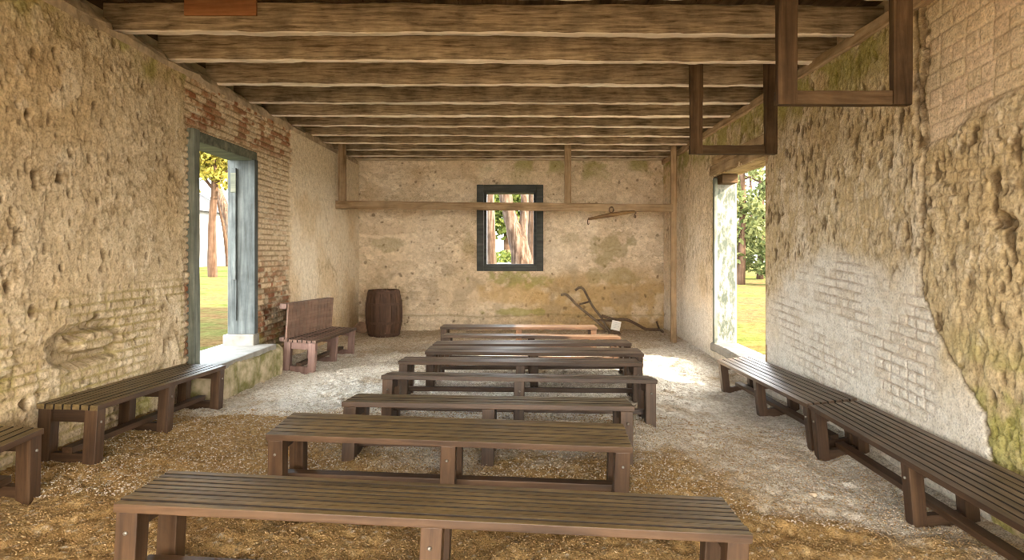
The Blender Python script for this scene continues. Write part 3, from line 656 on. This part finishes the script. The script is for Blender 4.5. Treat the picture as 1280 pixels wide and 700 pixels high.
MB().tube([Q(724.5, 380.5, 12.27), Q(738, 376.5, 12.46)], .020, 8).build('rung', PLW, r)
MB().tube([Q(745, 400, 12.3), Q(770, 401, 12.33)], .018, 8).build('brace', IRON, r)
MB().tube(smooth([Q(752, 394.5, 12.38), Q(767, 399, 12.35), Q(783, 399.5, 12.3), Q(797, 406, 12.3), Q(808, 411.5, 12.3), Q(824, 412, 12.3)]), [.026] * 21, 8).build('beam', IRON, r)
mb = MB(); a = Q(766, 415, 12.25)
tri = [a + Vector(q) for q in ((-.10, -.05, -.03), (.16, -.05, -.05), (.05, .02, .12), (-.10, .05, -.03), (.16, .05, -.05), (.05, .08, .12))]
mb._add(tri, [(0, 1, 2), (3, 5, 4), (0, 3, 4, 1), (1, 4, 5, 2), (2, 5, 3, 0)]); mb.build('ploughshare', IRON, r)
MB().tube([Q(821, 402, 12.4), Q(824, 412, 12.3), Q(829, 415, 12.25)], .02, 8).build('hitch_hook', IRON, r)
# card
r0 = P(770, 415, 12.12)
mb = MB(); Mx = Matrix.Translation(P(770, 407, 12.12)) @ Matrix.Rotation(.22, 4, 'Y') @ Matrix.Rotation(-.25, 4, 'X')
mb.box(-.088, .088, -.004, .004, -.09, .09, .001, Mx)
o = mb.build('card', CARD); tag(o, 'small square white card leaning on the plough', 'card')
mb = MB()
for k in range(4): mb.box(-.06, .06 - .02 * (k % 2), -.0055, -.004, .05 - k * .032, .056 - k * .032, 0, Mx)
p = mb.build('print', INKM, o); p['label'] = 'faint grey lines of print'
SWB = wood('rusty_brown_bar', (.09, .045, .018), (.17, .095, .038), (.26, .16, .07), 'X', .7, 18, .4, .3)
# swingletree hanging from the rail
sx = P(764, 260, YF)
r = empty('swingletree', (sx.x, YF - .05, 2.2)); tag(r, 'rusty wooden swingletree with iron hooks hanging tilted from the long rail', 'swingletree')
def S(px, py): return P(px, py, YF - .05) - Vector(r.location)
MB().tube([S(735.5, 273.8), S(750, 271), S(764.5, 268.5), S(780, 266), S(793.5, 264.6)], [.022, .032, .04, .032, .022], 10).build('bar', SWB, r)
def ring(c, rad, t, n=18, sx_=1.0):
    return [c + Vector((math.cos(a) * rad * sx_, 0, math.sin(a) * rad)) for a in np.linspace(0, 2 * math.pi, n)]
MB().tube(ring(S(764.2, 262.2), .05, 0, 18, .75), .009, 8).build('ring', IRON, r)
MB().tube([S(764.2, 265.5), S(764.4, 270.5)], .018, 8).build('clevis', IRON, r)
MB().tube(smooth([S(735.5, 273.5), S(734.6, 276), S(734.4, 279.5), S(735.6, 280.6), S(736.3, 278.8)]), .008, 8).build('hook', IRON, r)
MB().tube(smooth([S(793.5, 264.6), S(795, 266), S(793.2, 268.5), S(793.0, 271.5), S(794.6, 271.8), S(794.6, 269)]), .008, 8).build('hook', IRON, r)
# peg that carries it
MB().tube([S(764.2, 258) + Vector((0, .05, 0)), S(764.2, 258.8), S(764.2, 259.4) + Vector((0, -.02, 0))], .010, 8).build('peg', IRON, r)

# ------------------------------------------------------------------ floor: uneven shell grit
extra = [(-3.3, 7.2, .05), (-3.3, 8.7, .10), (-3.3, 12.9, .0), (2.8, 9.44, -.03), (2.8, 12.9, .0), (-2.66, 12.15, -.005), (0, 12.9, 0), (1.5, 12.3, .01), (-3.3, 2, .10), (2.8, 2, -.12), (0, 1.2, .10), (-3.3, 4.6, .14), (2.8, 4, -.10), (2.8, 6.5, -.07), (1.6, 7, -.02), (1.6, 4.5, .0), (-2.2, 8.0, .06), (-2.0, 5.2, .10), (-2.2, 3, .14), (-1.8, 10.5, .02), (1.8, 10.5, -.01)]
fp = np.array(FLOORPTS + extra); XY = fp[:, :2]; Z = fp[:, 2]
def tps(r): return np.where(r > 1e-9, r * r * np.log(r + 1e-12), 0)
K = tps(np.hypot(XY[:, None, 0] - XY[None, :, 0], XY[:, None, 1] - XY[None, :, 1])) + np.eye(len(Z)) * .06
A = np.block([[K, np.c_[np.ones(len(Z)), XY]], [np.c_[np.ones(len(Z)), XY].T, np.zeros((3, 3))]])
W = np.linalg.solve(A, np.r_[Z, 0, 0, 0])
def floorz(x, y):
    x = np.asarray(x, float); y = np.asarray(y, float); o = W[-3] + W[-2] * x + W[-1] * y
    for (a_, b_), w_ in zip(XY, W[:-3]): o = o + w_ * tps(np.hypot(x - a_, y - b_))
    return o
def floor_h(u, v):
    base = floorz(u, v)
    lump = .028 * fbm(u, v, 2.0, 4, 301) + .022 * fbm(u, v, 6, 4, 302) + .010 * fbm(u, v, 20, 3, 303)
    d, i = worley(u * 5.5, v * 5.5, 304); lump += -.034 * np.where(i < .4, 1 - sst(.1, .42, d), 0)       # scuffed hollows
    d2, i2 = worley(u * 30, v * 30, 305); lump += .006 * np.where(i2 < .3, 1 - sst(.1, .5, d2), 0)
    ed = np.minimum(u - XL, XR - u); lump = lump * sst(-.1, .25, ed) + .04 * np.exp(-np.maximum(ed, 0) / .10)
    h = base + lump + .01
    pale = np.array((.74, .70, .63)); och = np.array((.40, .265, .115))
    n1 = fbm(u, v, 1.1, 5, 311); n2 = fbm(u, v, 6, 4, 312); n3 = fbm(u, v, 30, 3, 313)
    t = sst(-.25, .35, (4.9 - v) * .42 + .55 * np.maximum(-.9 - u, 0) * (v < 5.8) - .25 * np.maximum(u - .8, 0) + .5 * n1 + .3 * n2)       # ochre dirt in the front, pale shell behind, partly daylight put into its colour
    t2 = sst(.05, .5, (v - 10.2) * .5 + .5 * n1) * .5
    t3 = sst(.25, .6, n1 + .4 * n2) * .55
    t = np.clip(np.maximum(np.maximum(t, t2), t3), 0, 1)
    c = mixc(np.broadcast_to(pale, u.shape + (3,)).copy(), och, t)
    c = mixc(c, (.62, .50, .30), sst(.2, .6, n3) * t * .5); c = mixc(c, (.20, .125, .05), sst(.25, .7, -n2 + .3 * n3) * t * .6)
    c = mixc(c, (.30, .24, .17), np.where(i2 > .86, 1 - sst(.15, .4, d2), 0) * .6); c = mixc(c, (.80, .77, .70), np.where(i2 < .12, 1 - sst(.1, .4, d2), 0) * .7)
    return h, c
fl = sheet('floor', seg((XL - .08, XR + .08, .0165)), seg((Y0 - .5, 2.2, .05), (2.2, 7, .0135), (7, YB + .05, .022)), None, lambda u, v, h: np.stack([u, v, h], -1), floor_h, SANDM); tag(fl, kind='structure')

# loose straw and wood chips over the front half
def chips(name, n, yr, label, smin, smax, mat):
    x = RNG.uniform(XL + .08, XR - .08, n); y = yr[0] + (yr[1] - yr[0]) * RNG.random(n) ** 1.25
    z = floor_h(x, y)[0] + .002
    a = RNG.uniform(0, 2 * np.pi, n); L = RNG.uniform(smin, smax, n); w = L * RNG.uniform(.18, .5, n); tl = RNG.normal(0, .25, n); t2 = RNG.normal(0, .25, n)
    dx = np.stack([np.cos(a) * L, np.sin(a) * L, tl * L], -1); dy = np.stack([-np.sin(a) * w, np.cos(a) * w, t2 * w], -1); o = np.stack([x, y, z], -1)
    top = np.stack([o - dx - dy, o + dx - dy * .4, o + dx + dy, o - dx + dy * .6], 1); top[:, :, 2] += .004
    bot = o[:, None, :] + np.array((0, 0, -.004))
    v = np.concatenate([top, bot], 1).reshape(-1, 3); b_ = np.arange(n)[:, None] * 5
    q = (b_[:, None, :] + np.array([[0, 1, 2, 3]])[None]).reshape(-1, 4)
    tri = (b_[:, None, :] + np.array([[1, 0, 4], [2, 1, 4], [3, 2, 4], [0, 3, 4]])[None]).reshape(-1, 3)
    me = bpy.data.meshes.new(name); me.vertices.add(len(v)); me.vertices.foreach_set('co', v.ravel().astype(np.float32))
    me.loops.add(q.size + tri.size); me.loops.foreach_set('vertex_index', np.r_[q.ravel(), tri.ravel()].astype(np.int32))
    me.polygons.add(len(q) + len(tri)); me.polygons.foreach_set('loop_start', np.r_[np.arange(0, q.size, 4), q.size + np.arange(0, tri.size, 3)].astype(np.int32))
    me.update(calc_edges=True); me.validate()
    tn = np.repeat(RNG.uniform(0, 1, n), 5).astype(np.float32); at_ = me.attributes.new('tone', 'FLOAT', 'POINT'); at_.data.foreach_set('value', tn)
    o = link(name, me, mat); tag(o, label, 'litter', kind='stuff'); return o
m, nt, b = newmat('straw_and_chips'); at_ = nn(nt, 'ShaderNodeAttribute', attribute_name='tone')
nt.links.new(ramp(nt, at_.outputs['Fac'], [(0, (.17, .095, .035)), (.35, (.36, .225, .09)), (.8, (.46, .31, .14)), (1, (.56, .43, .25))]), b.inputs['Base Color']); b.inputs['Roughness'].default_value = .9
chips('straw_litter', 45000, (2.1, 6.0), 'loose straw and wood chips strewn over the front of the floor', .0025, .0085, m)
m2, nt, b = newmat('shell_bits'); at_ = nn(nt, 'ShaderNodeAttribute', attribute_name='tone')
nt.links.new(ramp(nt, at_.outputs['Fac'], [(0, (.32, .25, .17)), (.4, (.58, .52, .43)), (1, (.72, .67, .58))]), b.inputs['Base Color']); b.inputs['Roughness'].default_value = .9
chips('shell_grit', 30000, (3.8, 10.0), 'pale crushed shell grit lying over the middle of the floor', .003, .009, m2)

for k, (px, py, s, lab) in enumerate((
        (450, 402, (.15, .13, .15), 'reddish rubble stone in the corner behind the barrel'),
        (612, 571, (.022, .02, .02), 'small white pebble on the sand behind the second bench'),
        (1110, 572, (.06, .05, .035), 'grey stone on the ground under the bench on the right wall'),
        (1016, 622, (.028, .022, .018), 'pale pebble on the open sand before the bench on the right wall'),
        (540, 651, (.03, .03, .02), 'pale pebble under the foremost bench'))):
    Yg = {0: 12.60, 1: 4.6, 2: 4.7, 3: 3.75, 4: 3.3}[k]
    for _ in range(6):
        X = (px - CX) * Yg / F; zg = float(floorz(X, Yg)); 
        if k: Yg = F * (CZ - zg) / (py - HY)
    X = (px - CX) * Yg / F
    rock('field_stone' if k in (0, 2) else 'pebble', (X, Yg, float(floor_h(np.array([X]), np.array([Yg]))[0][0])), s, 40 + k, STONE2 if k == 0 else STONE, lab)

# ------------------------------------------------------------------ outside: lawn, trees, house
m, nt, b = newmat('lawn_grass'); LAWN = m
tc = nn(nt, 'ShaderNodeTexCoord')
n1 = nn(nt, 'ShaderNodeTexNoise', Scale=.22, Detail=5.0, Roughness=.6); nt.links.new(tc.outputs['Object'], n1.inputs['Vector'])
n2 = nn(nt, 'ShaderNodeTexNoise', Scale=6.0, Detail=8.0, Roughness=.75); nt.links.new(tc.outputs['Object'], n2.inputs['Vector'])
c1 = ramp(nt, n1.outputs[0], [(.36, (.050, .078, .022)), (.48, (.092, .104, .040)), (.55, (.110, .074, .042)), (.62, (.085, .092, .038)), (.7, (.058, .080, .024))])
c2 = ramp(nt, n2.outputs[0], [(.3, (.55, .5, .4)), (.65, (1.3, 1.3, 1.2))])
nt.links.new(mixrgb(nt, c1, c2, 1.0, 'MULTIPLY'), b.inputs['Base Color']); b.inputs['Roughness'].default_value = 1.0; b.inputs['Specular IOR Level'].default_value = 0; bump(nt, b, n2.outputs[0], .8, .08)
def ground(name, x0, x1, y0, y1, z, nx, ny, seed):
    U = np.linspace(x0, x1, nx); V = np.linspace(y0, y1, ny)
    return sheet(name, U, V, None, lambda u, v, h: np.stack([u, v, z + h], -1), lambda u, v: (.10 * fbm(u, v, .15, 3, seed), np.full(u.shape + (3,), .2)), LAWN)
tag(ground('lawn', -70, XL - T + .02, -30, 90, .22, 90, 140, 401), kind='structure')
tag(ground('lawn', XR + T - .02, 70, -30, 90, .05, 90, 140, 402), kind='structure')
tag(ground('lawn', XL - T + .02, XR + T - .02, YB + T - .02, 90, .15, 30, 120, 403), kind='structure')
YARD = plain('sandy_yard', (.46, .35, .21), .95, .2, 2, 0, .5)
o = ground('yard_ground', XL - T + .02, XR + T - .02, -30, Y0 - .48, .02, 20, 60, 404); o.data.materials[0] = YARD; tag(o, kind='structure')

BARK = wood('reddish_pine_bark', (.022, .013, .008), (.065, .040, .026), (.115, .075, .052), 'Z', .95, 7, 1.0, .3, spec=.1)
BARKP = wood('pale_smooth_bark', (.016, .010, .007), (.075, .050, .036), (.19, .15, .12), 'Z', .95, 11, 1.0, .5, spec=.1)
def leafmat(name, a, c_):
    m, nt, b = newmat(name); at_ = nn(nt, 'ShaderNodeAttribute', attribute_name='tone')
    nt.links.new(ramp(nt, at_.outputs['Fac'], [(0, a), (1, c_)]), b.inputs['Base Color']); b.inputs['Roughness'].default_value = .7
    b.inputs['Specular IOR Level'].default_value = .2
    tr = nn(nt, 'ShaderNodeBsdfTranslucent'); mx = nn(nt, 'ShaderNodeMixShader', Fac=.35)
    col = [l.from_socket for l in nt.links if l.to_socket == b.inputs['Base Color']][0]
    nt.links.new(col, tr.inputs[0]); out = [n for n in nt.nodes if n.type == 'OUTPUT_MATERIAL'][0]
    nt.links.new(b.outputs[0], mx.inputs[1]); nt.links.new(tr.outputs[0], mx.inputs[2]); nt.links.new(mx.outputs[0], out.inputs[0])
    return m
LEAFY = leafmat('yellow_green_leaves', (.10, .10, .015), (.25, .21, .04))
LEAFG = leafmat('green_leaves', (.04, .065, .012), (.13, .155, .035))
LEAFP = leafmat('pine_needles', (.05, .07, .022), (.16, .175, .07))
def foliage(blobs, n, size, mat, parent, seed, name='foliage'):
    g = np.random.default_rng(seed); V = []; T_ = []
    tot = sum(b_[3] * b_[4] * b_[5] for b_ in blobs)
    for (x, y, z, rx, ry, rz) in blobs:
        k = max(40, int(n * rx * ry * rz / tot)); d = g.normal(size=(k, 3)); d /= np.linalg.norm(d, axis=1)[:, None]
        rad = g.random(k) ** .4; c = d * rad[:, None] * np.array((rx, ry, rz)) + np.array((x, y, z))
        a = g.normal(size=(k, 3)); a /= np.linalg.norm(a, axis=1)[:, None]; b_ = np.cross(a, g.normal(size=(k, 3))); b_ /= np.linalg.norm(b_, axis=1)[:, None]
        s = size * g.uniform(.6, 1.4, k)[:, None]
        V.append(np.stack([c - a * s, c + b_ * s * .5, c + a * s, c - b_ * s * .5], 1)); T_.append(np.repeat(g.random(k), 4))
    v = np.concatenate(V).reshape(-1, 3); t = np.concatenate(T_).astype(np.float32); k = len(v) // 4
    me = bpy.data.meshes.new(name); me.vertices.add(len(v)); me.vertices.foreach_set('co', v.ravel().astype(np.float32))
    me.loops.add(4 * k); me.loops.foreach_set('vertex_index', np.arange(4 * k, dtype=np.int32)); me.polygons.add(k); me.polygons.foreach_set('loop_start', np.arange(0, 4 * k, 4, dtype=np.int32))
    me.update(calc_edges=True); at_ = me.attributes.new('tone', 'FLOAT', 'POINT'); at_.data.foreach_set('value', t)
    return link(name, me, mat, parent)
def tree(name, label, base, limbs, blobs, n, size, bark, leaf, seed, group=None):
    """limbs: list of (points, radii) and blobs in coordinates relative to the base"""
    r = empty(name, base); tag(r, label, 'tree', group)
    mb = MB(); random.seed(seed)
    for pts, rad in limbs:
        sp = smooth([Vector(p) for p in pts], 5); R = np.interp(np.linspace(0, 1, len(sp)), np.linspace(0, 1, len(rad)), rad).tolist()
        mb.tube(sp, R, 12, True, None, .07)
    mb.build('trunk', bark, r)
    if blobs: foliage(blobs, n, size, leaf, r, seed)
    return r
def G(px, Y, z): return Vector(((px - CX) * Y / F, Y, z))
# through the left doorway
b0 = G(266, 34, .2); k = 34 / F
tree('lawn_tree', 'tree with straight reddish trunk on the lawn, centred in the left doorway', b0, [([(0, 0, -.2), (-.05, 0, 2.5), (.1, 0, 5.0), (.0, 0, 8)], [.25, .19, .17, .10]), ([(.1, 0, 4.6), (-1.4, .3, 6.2), (-2.6, .5, 7.0)], [.10, .07, .03]), ([(.1, 0, 4.9), (1.2, .2, 6.3)], [.09, .04])],
     [(-.7, 0, 7.0, 1.7, 1.6, .8), (.9, .5, 6.2, 1.2, 1.2, .6), (-1.4, .2, 5.6, 1.0, 1.0, .5), (.2, 0, 8.0, 2.2, 1.6, 1.0), (-1.1, -.5, 4.5, .7, .8, .35), (1.1, 0, 4.9, .8, .7, .4), (.2, -.4, 5.4, .9, .7, .35), (-.6, 0, 6.2, 1.2, 1.2, .5)], 6500, .14, BARK, LEAFY, 501, 'lawn trees seen through the left doorway')
b0 = G(291, 44, .2)
tree('lawn_tree', 'slanting pale trunk leaning left on the lawn beside the blue-grey jamb', b0, [([(.3, 0, -.2), (.1, 0, 1.6), (-.5, 0, 4.2), (-1.4, 0, 6.6), (-2.2, 0, 8.6)], [.33, .30, .27, .22, .12])],
     [(-2.0, 0, 9.4, 2.6, 2, 1.2), (.5, 1, 8.2, 1.8, 1.6, 1.0)], 3000, .16, BARKP, LEAFY, 502, 'lawn trees seen through the left doorway')
b0 = G(286, 58, .2)
tree('lawn_tree', 'thin distant tree between the two nearer lawn trunks', b0, [([(0, 0, -.2), (-.3, 0, 3), (-.9, 0, 6), (-1.2, 0, 9)], [.22, .2, .17, .1])],
     [(-1.2, 0, 9.5, 3.0, 2.2, 1.6), (2.0, 1, 9.0, 2.0, 2.0, 1.2)], 3000, .2, BARK, LEAFY, 503, 'lawn trees seen through the left doorway')
# white house
hb = Vector((-33.2, 58, .2)); r = empty('white_house', hb); tag(r, 'white house with a grey roof and shuttered window far across the lawn', 'house')
WHT = plain('white_painted_wall', (.13, .13, .125), .8, .06, 3, 0, .1); GRY = plain('grey_shingle_roof', (.05, .05, .055), .9, .2, 6, 0, .4); SHUT = plain('grey_shutter', (.022, .025, .027), .7, .15, 8, 0, .1)
MB().box(-6, 5.0, -3.0, 3.0, -.3, 4.9, .02).build('wall', WHT, r)
mb = MB(); v = [(-6.4, -3.5, 4.9), (5.4, -3.5, 4.9), (5.4, 3.5, 4.9), (-6.4, 3.5, 4.9), (-6.4, 0, 7.4), (2.6, 0, 7.4)]
mb._add(v, [(0, 1, 5, 4), (1, 2, 5), (2, 3, 4, 5), (3, 0, 4), (3, 2, 1, 0)]); mb.build('roof', GRY, r)
for xw in (1.6, 4.2):
    w = MB().box(xw - .55, xw + .55, -3.06, -2.98, 1.8, 3.7, .01).build('window', SHUT, r)
    mb = MB()
    for q in (-.55, -.02, .52): mb.box(xw + q, xw + q + .05, -3.10, -3.05, 1.8, 3.7, .004)
    mb.box(xw - .6, xw + .6, -3.12, -3.05, 1.68, 1.8, .004); mb.build('window_trim', WHT, w)
MB().box(-6.05, 5.05, -3.4, -2.95, -.3, .55, .02).build('porch_step', WHT, r)
# through the window
k = 17.5
def W_(px, py, Y, b): return P(px, py, Y) - b
b0 = G(652, 17.5, .15)
tree('forked_tree', 'pale forked tree trunk filling the middle of the back window', b0,
     [([(0, 0, -.2), W_(652, 326, 17.5, b0), W_(645, 296, 17.5, b0), W_(637, 268, 17.5, b0), W_(630, 236, 17.4, b0), W_(624, 190, 17.3, b0)], [.36, .30, .22, .185, .17, .13]),
      ([W_(652, 318, 17.5, b0), W_(653, 295, 17.6, b0), W_(656, 262, 17.7, b0), W_(656, 236, 17.8, b0), W_(658, 180, 18, b0)], [.22, .14, .12, .11, .09])],
     [(-.6, 0, 5.2, .7, .7, .6), (.1, 0, 5.6, .7, .7, .6)], 1200, .12, BARKP, LEAFY, 511, 'trees seen through the back window')
b0 = G(614, 16.5, .15)
tree('lawn_tree', 'slim pale trunk just inside the left edge of the back window', b0, [([(0, 0, -.2), (0, 0, 1.5), (-.05, 0, 3), (-.1, 0, 5.5)], [.15, .125, .12, .1])], [(-1.5, 0, 6.6, 1.2, 1.2, .8)], 900, .12, BARKP, LEAFY, 512, 'trees seen through the back window')
b0 = G(664, 18.5, .15)
tree('lawn_tree', 'straight pale trunk close to the right edge of the back window', b0, [([(0, 0, -.2), (0, 0, 1.5), (.03, 0, 3), (.0, 0, 5.8)], [.20, .17, .15, .12])], [(1.7, .6, 7.0, 1.2, 1.2, .8)], 900, .12, BARKP, LEAFY, 513, 'trees seen through the back window')
b0 = G(630, 24, .15); r = empty('garden_bush', b0); tag(r, 'round yellow-green bush behind the forked trunk outside the window', 'bush')
foliage([(0, 0, .75, .85, .8, .75), (-.5, .3, .5, .6, .6, .5), (.6, .2, .6, .6, .6, .6)], 3200, .08, LEAFG, r, 521)
MB().tube([(0, 0, -.5), (0, 0, .6)], .05, 8).build('stem', BARK, r)
b0 = G(634, 46, .15)
tree('background_tree', 'dark green distant tree behind the bush outside the window', b0, [([(0, 0, -.2), (0, 0, 4)], [.3, .2])], [(0, 0, 4.6, 3.2, 2.4, 2.4), (3.0, 1, 3.4, 2.2, 2, 2.0), (-3.2, 1, 3.0, 2, 2, 1.8)], 6000, .22, BARK, LEAFG, 522)
r = empty('garden_fence', G(634, 21, .15)); tag(r, 'low white rail fence on the grass outside the back window', 'fence')
MB().box(-.6, .62, -.02, .02, .98, 1.08, .004).build('rail', WHT, r)
for xx in (-.5, 0.05, .42): MB().box(xx - .035, xx + .035, -.03, .03, -.2, 1.1, .004).build('post', WHT, r)
# through the right doorway: pines
for i, (px, Y, hh, lab) in enumerate(((926, 30, 8.0, 'bushy pine in the middle of the view through the right doorway'), (950, 36, 9.0, 'tall pine close to the near edge of the right doorway'), (905, 40, 9, 'pine half hidden by the peeling jamb of the right doorway'), (938, 62, 11, 'distant pine behind the others beyond the right doorway'))):
    b0 = G(px, Y, .1); g = random.Random(600 + i)
    bl = [(g.uniform(-1, 1) * (1.9 - 1.3 * q), g.uniform(-.8, .8), hh * (.09 + .80 * q), .95 * (1.25 - q), .9 * (1.25 - q), .55) for q in np.linspace(0, 1, 15)]
    lm = [([(0, 0, -.2), (g.uniform(-.3, .3), 0, hh * .5), (g.uniform(-.3, .3), 0, hh)], [.20, .15, .05])]
    for q in (.3, .45, .6, .7): lm.append(([(0, 0, hh * q), (g.choice((-1, 1)) * 1.2, 0, hh * q + .5)], [.06, .025]))
    tree('pine_tree', lab, b0, lm, bl, 3400, .15, BARK, LEAFP, 610 + i, 'pines beyond the right doorway')
r = empty('unseen_dapple_shrub', (4.7, 7.7, .05)); tag(r, 'loose unseen shrub added outside the right doorway to dapple the sun', 'shrub')  # unseen shrub, added to break up the sun on the floor
foliage([(0, 0, 1.0, .5, 1.25, .72), (.1, .4, .5, .5, 1.1, .5)], 2900, .07, LEAFG, r, 651)
mb = MB()
for q in (-.7, -.2, .3, .8): mb.tube([(0, q * .4, -.4), (0, q * .7, .5), (.05, q, 1.4)], [.03, .02, .008], 7)
mb.build('stem', BARK, r)

# ------------------------------------------------------------------ light
SUN = Vector((1, -.45, .69)).normalized()
ld = bpy.data.lights.new('sun', 'SUN'); ld.energy = 19; ld.angle = .012; ld.color = (1, .80, .60)
lo = bpy.data.objects.new('sun', ld); COL.objects.link(lo); lo.rotation_euler = SUN.to_track_quat('Z', 'Y').to_euler()
w = bpy.data.worlds.new('sky'); SC.world = w; w.use_nodes = True; nt = w.node_tree; nt.nodes.clear()
out = nn(nt, 'ShaderNodeOutputWorld'); bg = nn(nt, 'ShaderNodeBackground'); nt.links.new(bg.outputs[0], out.inputs[0])
tc = nn(nt, 'ShaderNodeTexCoord'); dt = nn(nt, 'ShaderNodeVectorMath', operation='DOT_PRODUCT'); dt.inputs[1].default_value = Vector((.75, -.65, 0)).normalized()
nt.links.new(tc.outputs['Generated'], dt.inputs[0])
mr = nn(nt, 'ShaderNodeMapRange'); mr.inputs[1].default_value = -1; nt.links.new(dt.outputs['Value'], mr.inputs[0])
c = ramp(nt, mr.outputs[0], [(0, (.72, .87, 1.0)), (.45, (.98, .96, .92)), (1, (1.0, .90, .75))])
sx_ = nn(nt, 'ShaderNodeSeparateXYZ'); nt.links.new(tc.outputs['Generated'], sx_.inputs[0])
st = ramp(nt, sx_.outputs[2], [(0, (1, 1, 1)), (.45, (1, 1, 1)), (.75, (.3, .3, .3)), (1, (.22, .22, .22))])
mu = nn(nt, 'ShaderNodeMath', operation='MULTIPLY'); nt.links.new(st, mu.inputs[0]); mu.inputs[1].default_value = 10.0
nt.links.new(c, bg.inputs[0]); nt.links.new(mu.outputs[0], bg.inputs[1])

SC.view_settings.view_transform = 'Standard'; SC.view_settings.look = 'None'; SC.view_settings.gamma = 1.0; SC.view_settings.use_curve_mapping = False
SC.view_settings.exposure = 0.98
SC.cycles.filter_width = 0.9; SC.cycles.max_bounces = 10; SC.cycles.diffuse_bounces = 8
